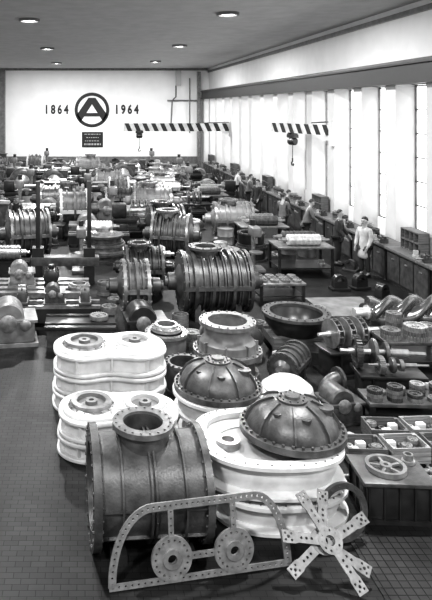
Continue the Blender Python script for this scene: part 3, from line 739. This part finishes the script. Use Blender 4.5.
put(bush,(.1,.14,STEEL),(4.1,8.12,.502),0,.8,'steel bush standing on a dark cast box')
fo=[(x,y,.36) for x,y in cr]+[(3.8,7.95,.6),(4.8,8.55,.45),(3.7,8.62,.35),(4.1,10.3,.4),(4.1,10.95,.35),(5.2,10.95,.7),(5.1,10.2,.6),(5.6,10.2,.4),(4.98,12.1,.75),(6.3,12.45,.75),(3.74,11.7,.7),(4.45,13.5,.7),(3.25,10.3,.55),(7.2,14.2,1.15),(2.05,9.88,.7),(2.5,8.2,.95),(2.68,12.05,.8),(3.38,13.3,.5),(5.0,16.6,.75),(6.5,16.1,1.1),(3.1,15.5,1.25),(1.3,13.85,.6),(6.6,15.0,.3),(1.2,15.45,.78),(1.6,17.45,.95),(-.15,13.9,.9),(.4,10.95,1.05),(1.6,12.6,.45),(1.78,11.35,.4),(4,18.9,.8),(1.9,19,.9),(.5,9.5,.9),(-.15,12.85,.5)]
for i in range(1400):
    k=i%6; rr=(.13,.2,.12,.29,.22,.2)[k]
    if i%2==0: x=RN.uniform(3.2,6.2);y=RN.uniform(8.3,12.9)
    else: x=RN.uniform(.5,8.4);y=RN.uniform(12,18.3)
    if x>.56*y or any(math.hypot(x-a_,y-b_)<rr*.9+c_*.95 for a_,b_,c_ in fo): continue
    if 5.4<x and y>12.9: continue
    fo.append((x,y,rr))
    if k==0: put(bush,(.12,.16,STEEL),(x,y,0),0,1,'steel bush standing on the shop floor')
    elif k in(1,5):
        for j in range(RN.randint(1,5)): put(gear if k==1 else wheel,(.2,.09,(STEEL,MIDST)[j%2],24 if k==1 else 6),(x,y,.088*j),x+j,.92,'machined gear or pulley stacked on the shop floor')
    elif k==2: put(packet,(CREAM,),(x,y,0),x,.8,'pale wrapped packet on the shop floor')
    elif k==3: put(flange_ring,(.28,.12,(STEEL,MIDST)[i%2]),(x,y,0),x,.95,'machined flange ring on the shop floor')
    else: put(bearing_block,(IRON,),(x,y,0),x,.85,'dark bearing block among machine parts')
# ---------------------------------------------------------------- mid / far clutter
PP=[(8.3,19.0),(8.05,20.4),(7.9,22.9),(7.9,25.6),(7.8,28.9),(8.0,34.0),(-2.7,24.4),(7.6,37.5),(7.5,24.3),(8.0,31.4)]
rects=[]
for a_,b_,c_ in [(-.6,18.4,1.15),(-2.4,19.2,.95),(1.9,19.0,.95),(5.5,21.2,.55)]+[(k_[0],k_[1],1.0) for k_ in KT]: rects.append((a_-c_,a_+c_,b_-min(c_,.75),b_+min(c_,.75)))
for x,y in PP: rects.append((x-.4,x+.4,y-.4,y+.4))
def freer(x0,x1,y0,y1): return all(x1<a_ or x0>b_ or y1<c_ or y0>d_ for a_,b_,c_,d_ in rects)
for fn,ar,x,y,rz,hx,hy,lb in (
 (horiz_casing,(1.3,.72,CAST,MIDST,7,False),-1.9,21.3,.25,1.1,.8,'large dark round ribbed casing behind tall posts'),
 (stage_casing,(.8,CAST,MIDST),.6,21.2,0,.82,.82,'large stacked flanged casing behind a rotor stand'),
 (horiz_casing,(1.2,.66,IRON,MIDST,8,True),2.9,21.3,-.3,1.1,.85,'large dark ribbed casing with nozzle behind rotor'),
 (stage_casing,(.7,GREY,STEEL),4.0,18.9,0,.72,.72,'grey stacked flanged casing near work tables'),
 (volute,(.75,CAST,MIDST),-3.6,23.6,0,.9,.6,'large dark spiral housing at the hall edge'),
 (long_bed,(2.2,DARK,MIDST),.5,23.2,0,1.15,.4,'long dark slide frame between large casings'),
):
    put(fn,ar,(x,y,0),rz,1,lb); rects.append((x-hx,x+hx,y-hy,y+hy))
put(drum_rotor,(1.5,.22,BRIGHT),(.5,23.2,.484),0,1,'bright grooved rotor resting on a slide frame')
kinds=[
 (horiz_casing,(1.6,.5,IRON,MIDST,8,True),1.2,.62,'dark ribbed casing with top nozzle'),
 (horiz_casing,(1.3,.55,GREY,MIDST,6,True),1.05,.65,'grey painted ribbed casing with steel flanges'),
 (horiz_casing,(1.5,.45,DARK,STEEL,9,False),1.15,.55,'dark barrel casing with bright flanges'),
 (horiz_casing,(.9,.6,CAST,CREAM,3,False),.85,.68,'short dark casing with pale flanges'),
 (horiz_casing,(1.1,.6,DARK,IRON,7,True),.97,.68,'black ribbed casing with top nozzle'),
 (volute,(.6,IRON,STEEL),.7,.5,'dark spiral blower housing with steel cover'),
 (stage_casing,(.55,IRON,STEEL),.57,.57,'dark stacked flanged casing'),
 (stage_casing,(.6,CREAM,MIDST),.62,.62,'pale stacked flanged casing'),
 (port_casing,(IRON,STEEL,.4),.65,.65,'dark casing with flanged top opening'),
 (ring_casing,(.6,.55,GREY,STEEL),.62,.62,'grey ring casing with bolted rim'),
 (ring_casing,(.5,.7,WHITE,WHITE),.52,.52,'white primed ring casing with bolted rim'),
 (gearbox,(GREY,),.6,.5,'grey cast gearbox with lid'),
 (lathe_machine,(DARK,),1.18,.45,'dark lathe with steel workpiece'),
 (motor,(DARK,),.62,.3,'dark finned electric motor'),
 (drill,(GREY,),.38,.55,'grey pillar drilling machine among castings'),
 (pedestal,(IRON,1.4,.8,.6),.75,.42,'dark cast machine plinth'),
 (pedestal,(DARK,1.4,.8,.6),.75,.42,'black cast machine plinth'),
 (long_bed,(2.2,DARK,MIDST),1.15,.36,'long dark slide frame with rails'),
 (table,(1.3,.9,.6,DARK,IRON),.7,.47,'dark table with machine parts'),
]
SCALABLE=(horiz_casing,volute,stage_casing,port_casing)
npl=0
y=20.4
while y<50.2:
    x=-.14*y-.8
    xm=4.7 if y<30 else 8.2
    while x<xm:
        fn,ar,hx,hy,lb=RN.choice(kinds)
        rz=RN.choice([0,.08,-.08,pi]); sc=1
        if fn in SCALABLE: sc=RN.choice((1,1.1,1.25)); hx*=sc; hy*=sc
        if fn is horiz_casing and RN.random()<.3: hx,hy=hy,hx; rz=pi/2
        if fn in (long_bed,drill): rz=0
        xx=x+hx; yy=y+RN.uniform(-.05,.25)
        if xx+hx<8.3 and yy+hy<BY-.6 and freer(xx-hx,xx+hx,yy-hy,yy+hy):
            put(fn,ar,(xx,yy,0),rz,sc,lb); rects.append((xx-hx,xx+hx,yy-hy,yy+hy)); npl+=1
            if fn is pedestal:
                H=ar[3]; q=RN.random()
                if q<.35: put(drum_rotor,(1.5,.22,(STEEL,IRON,BRIGHT)[npl%3]),(xx,yy,H+.004),0,.8,'grooved drum rotor lying on a machine plinth')
                elif q<.7: put(impeller_rotor,(1.3,.27,3,MIDST),(xx,yy,H+.004),0,1,'impeller rotor on a machine plinth')
                else: put(motor,(DARK,),(xx,yy,H+.004),0,.9,'dark motor on a machine plinth')
            if fn is long_bed:
                if npl%2: put(drum_rotor,(1.5,.22,(BRIGHT,STEEL,IRON)[npl%3]),(xx-.1,yy,.484),0,1.1,'long grooved rotor resting on a slide frame')
                else:
                    for dx in (-.7,0,.7): put(bearing_block,(IRON,),(xx+dx,yy,.484),pi/2,1.1,'bearing block bolted on a slide frame')
            if fn is table:
                for j in range(3):
                    for q in range(RN.randint(1,3)): put(gear,(.16,.09,(STEEL,MIDST)[q%2],24),(xx-.42+.4*j,yy-.1*(j%2),.602+.088*q),q,.96,'spur gear stacked on a work table')
            if fn is ring_casing and ar[1]==.55: put(flange_ring,(.28,.12,STEEL),(xx,yy,.585),0,1.9,'wide machined flange ring on a ring casing')
            x=xx+hx+.05
        else: x+=.2
    y+=1.3
for i in range(1700):
    yy=RN.uniform(18.6,50); xx=RN.uniform(-.14*yy-.2,8.2)
    k=RN.randrange(6)
    rr=(.22,.3,.28,.38,.4,.29)[k]
    if not freer(xx-rr,xx+rr,yy-rr,yy+rr): continue
    if 6.6<xx and yy<40 and (k in(3,4) or RN.random()<.6): continue
    rz=RN.uniform(0,3)
    if k==0: put(bearing_block,(IRON,),(xx,yy,0),rz,1.0,'dark bearing block on the shop floor')
    elif k==1: put(flange_ring,(.28,.12,STEEL),(xx,yy,0),rz,1,'machined flange ring on the shop floor')
    elif k==2: put(crate,(.54,.42,.26,WOODL,0),(xx,yy,0),0,1,'pale wooden crate on the shop floor')
    elif k==3: put(drill,(GREY,),(xx,yy,0),0,.8,'grey pillar drilling machine on the shop floor')
    elif k==4: put(cabinet,(DARK,1.0),(xx,yy,0),0,.84,'dark tool cabinet with drawers on the shop floor')
    else: put(drum,(GREY,.28,.8),(xx,yy,0),0,1,'grey upright steel drum on the shop floor')
    rects.append((xx-rr,xx+rr,yy-rr,yy+rr)); npl+=1
print('clutter',npl)
# ---------------------------------------------------------------- wall benches
def bench():
    T=thing('workbench','long dark workbench with panelled front along the windows','workbench',group='window workbenches')
    part(T,'body',G().box(-.3,.3,-1.15,1.15,.0,.92),DARK)
    part(T,'bench_top',G().box(-.36,.36,-1.19,1.19,.92,1.0,.01),WOOD)
    for k in range(3):
        y0=-1.1+k*.75
        part(T,'door',G().box(-.32,-.301,y0,y0+.68,.1,.85),IRON)
        part(T,'handle',G().box(-.345,-.321,y0+.28,y0+.4,.7,.73),STEEL)
    return T
def vise():
    T=thing('bench_vise','steel bench vise with screw handle','vise',group='bench vises')
    part(T,'body',G().box(-.1,.12,-.07,.07,0,.14,.01).box(-.12,-.07,-.09,.09,.1,.2).box(.0,.05,-.09,.09,.1,.2),IRON)
    part(T,'screw',G().cyl((-.2,0,.1),.02,.2,'X',10).cyl((-.28,0,.1),.01,.2,'Z',8),STEEL)
    return T
def rack():
    T=thing('tool_rack','small open shelf rack with compartments','shelf',group='bench racks')
    g=G().box(-.15,.15,-.5,.5,0,.03).box(-.15,.15,-.5,.5,.27,.3).box(-.15,.15,-.5,.5,.55,.58).box(.13,.15,-.5,.5,0,.58)
    for y in (-.5,-.25,0,.25,.48): g.box(-.15,.15,y,y+.02,.03,.55)
    part(T,'frame',g,WOOD)
    return T
yb=12.6;i=0
while yb<48:
    i+=1
    put(bench,(),(9.05,yb,0))
    put(vise,(),(8.84,yb-.85,1.002),0,1)
    if i%3==0: put(rack,(),(9.22,yb+.5,1.002))
    else:
        for q,dy in enumerate((.25,.7)):
            for j in range(3+q): put(wheel,(.19,.08,(STEEL,MIDST,IRON)[j%3],6),(9.04,yb+dy,1.002+.078*j),.4*j,.95,'steel pulley stacked on a workbench')
    for k in range(4):
        put(bush,(.07,.14,(STEEL,IRON,CREAM,DARK)[k%4]),(8.87+.15*(k%2),yb-.58+.17*k,1.002),0,RN.uniform(.8,1.3),'small turned part on a workbench')
    yb+=2.4
# ---------------------------------------------------------------- people
def skinmesh(V,E,root,name,m,lv=1):
    me=bpy.data.meshes.new(name); idx={k:i for i,k in enumerate(V)}
    me.from_pydata([V[k][0] for k in V],[(idx[a],idx[b]) for a,b in E],[])
    ob=link(bpy.data.objects.new('tmp',me))
    md=ob.modifiers.new('s','SKIN')
    for k,i in idx.items():
        sv=me.skin_vertices[0].data[i]; r=V[k][1]
        sv.radius=(r,r) if not isinstance(r,tuple) else r
        sv.use_root=(k==root)
    md.branch_smoothing=.5
    sb=ob.modifiers.new('u','SUBSURF'); sb.levels=lv; sb.render_levels=lv
    bpy.context.view_layer.update()
    out=bpy.data.meshes.new_from_object(ob.evaluated_get(bpy.context.evaluated_depsgraph_get()))
    bpy.data.objects.remove(ob); out.name=name
    out.materials.clear(); out.materials.append(m)
    out.polygons.foreach_set('use_smooth',[True]*len(out.polygons))
    return out
def person(loc,rz,top,trs,label,bend=0,long=False,armf=.25,H=1.0):
    T=thing('person',label,'person',loc,rz); T.scale=(H,)*3
    Mb=Matrix.Translation((0,0,.95))@Matrix.Rotation(bend,4,'X')@Matrix.Translation((0,0,-.95))
    def U(x,y,z): return tuple(Mb@Vector((x,y,z)))
    V={};E=[]
    V['pel']=((0,0,.95),.13);V['sp']=(U(0,0,1.13),.12);V['ch']=(U(0,0,1.33),.13);V['nk']=(U(0,0,1.49),.055)
    V['h0']=(U(0,-.015,1.56),.065);V['h1']=(U(0,-.02,1.64),.085);V['h2']=(U(0,-.01,1.72),.07)
    E+=[('pel','sp'),('sp','ch'),('ch','nk'),('nk','h0'),('h0','h1'),('h1','h2')]
    arms={}
    for s,n in ((-1,'l'),(1,'r')):
        sh=Vector(U(s*.18,0,1.42))
        a=armf
        el=sh+Vector((s*.05,-.29*sin(a)*.5,-.29*cos(a*.5)))
        wr=el+Vector((-s*.03,-.26*sin(a*2.2),-.26*cos(a*2.2)))
        d=(wr-el).normalized(); pm=wr+d*.08
        V['s'+n]=(tuple(sh),.062);V['e'+n]=(tuple(el),.043);V['w'+n]=(tuple(wr),.028);V['p'+n]=(tuple(pm),.036)
        E+=[('ch','s'+n),('s'+n,'e'+n),('e'+n,'w'+n),('w'+n,'p'+n)]
        arms[n]=(sh,el,wr)
        side=d.cross(Vector((s,0,0))).normalized()
        for k in range(4):
            l=(.075,.085,.08,.06)[k]
            b=pm+side*(.024*(k-1.5)/1.5)+d*.02
            V['f%d%s'%(k,n)]=(tuple(b),.010); m_=b+d*l*.55; V['g%d%s'%(k,n)]=(tuple(m_),.009); V['t%d%s'%(k,n)]=(tuple(m_+d*l*.35+Vector((-s*.02,0,0))),.008)
            E+=[('p'+n,'f%d%s'%(k,n)),('f%d%s'%(k,n),'g%d%s'%(k,n)),('g%d%s'%(k,n),'t%d%s'%(k,n))]
        tb=wr+d*.03+side*.03; V['th'+n]=(tuple(tb+side*.03+d*.03),.011); V['tj'+n]=(tuple(tb+side*.035+d*.065),.009)
        E+=[('w'+n,'th'+n),('th'+n,'tj'+n)]
        V['hp'+n]=((s*.09,0,.88),.09);V['k'+n]=((s*.1,-.02,.49),.055);V['a'+n]=((s*.11,.02,.09),.038);V['to'+n]=((s*.12,-.13,.035),.03)
        E+=[('pel','hp'+n),('hp'+n,'k'+n),('k'+n,'a'+n),('a'+n,'to'+n)]
    part(T,'body',skinmesh(V,E,'pel','body',SKIN,2),SKIN)
    C={};F=[]
    C['nk']=(U(0,0,1.47),.075);C['ch']=(U(0,0,1.34),.17);C['sp']=(U(0,0,1.13),.15);C['pel']=((0,0,.95),.165)
    F=[('nk','ch'),('ch','sp'),('sp','pel')]
    if long: C['hm']=((0,0,.72),.2);C['hm2']=((0,0,.5),.225);F+=[('pel','hm'),('hm','hm2')]
    else: C['hm']=((0,0,.84),.175);F+=[('pel','hm')]
    for n,(sh,el,wr) in arms.items():
        C['s'+n]=(tuple(sh),.082);C['e'+n]=(tuple(el),.063);C['w'+n]=(tuple(wr),.048)
        F+=[('ch','s'+n),('s'+n,'e'+n),('e'+n,'w'+n)]
    part(T,'coat' if long else 'jacket',skinmesh(C,F,'pel','coat',top,1),top)
    P={'pel':((0,0,.93),.15)};Q=[]
    for s,n in ((-1,'l'),(1,'r')):
        P['h'+n]=((s*.095,0,.84),.115);P['k'+n]=((s*.1,-.02,.49),.08);P['a'+n]=((s*.11,.015,.12),.068)
        Q+=[('pel','h'+n),('h'+n,'k'+n),('k'+n,'a'+n)]
        part(T,'shoe',G().box(s*.12-.05,s*.12+.05,-.19,.08,0,.08,.025),SHOE)
    part(T,'trousers',skinmesh(P,Q,'pel','trousers',trs,1),trs)
    hc=Vector(U(0,.01,1.685))
    g=G(); bmesh.ops.create_uvsphere(g.bm,u_segments=20,v_segments=12,radius=.1)
    bmesh.ops.delete(g.bm,geom=[v for v in g.bm.verts if v.co.z<-.02-.8*v.co.y*1.0 and v.co.y<.04 or v.co.z<-.07],context='VERTS')
    bmesh.ops.transform(g.bm,matrix=Matrix.Translation(hc)@Matrix.Rotation(bend,4,'X'),verts=g.bm.verts)
    part(T,'hair',g,HAIR)
    for v in ((-.03,-.098,1.655),(.03,-.098,1.655)): part(T,'eye',G().box(-.012,.012,-.006,.006,-.006,.006,M=Mb@Matrix.Translation(v)),BLACK)
    for sx in (-1,1): part(T,'ear',G().box(sx*.085-.01,sx*.085+.01,-.02,.02,-.03,.03,.008,M=Mb@Matrix.Translation((0,-.01,1.64))),SKIN)
    part(T,'nose',G().box(-.011,.011,-.02,.02,-.025,.02,.008,M=Mb@Matrix.Translation((0,-.105,1.625))),SKIN)
    part(T,'mouth',G().box(-.022,.022,-.004,.004,-.004,.004,M=Mb@Matrix.Translation((0,-.088,1.578))),BLACK)
    return T
spec=[(-1.0,COATL,COATD,'person standing in a long light work coat by the workbench',0,True,.22),
 (.9,COATD,COATD,'person in dark work clothes facing the workbench',.1,False,.35),
 (1.5,CLOTHM,COATD,'person in grey jacket working at the window bench',.3,False,.4),
 (1.5,COATD,COATD,'person in dark overalls bending over the bench',.35,False,.4),
 (-1.0,COATD,COATD,'person in dark jacket walking beside rotor tables',0,False,.25),
 (1.6,COATL,COATD,'person in long light coat working at the bench',.25,True,.4),
 (.4,COATD,COATD,'person in dark jacket bending over machinery',.45,False,.5),
 (.5,COATD,COATD,'person in dark work clothes standing among machines',.1,False,.4),
 (2.4,CLOTHM,COATD,'person in grey work clothes beside a rotor table',.1,False,.4),
 (1.4,CLOTHM,COATD,'person in grey work clothes leaning towards the bench',.2,False,.4)]
for (x,y),(rz,tp,tr,lb,bd,lg,af) in zip(PP,spec): person((x,y,0),rz,tp,tr,lb,bd,lg,af)
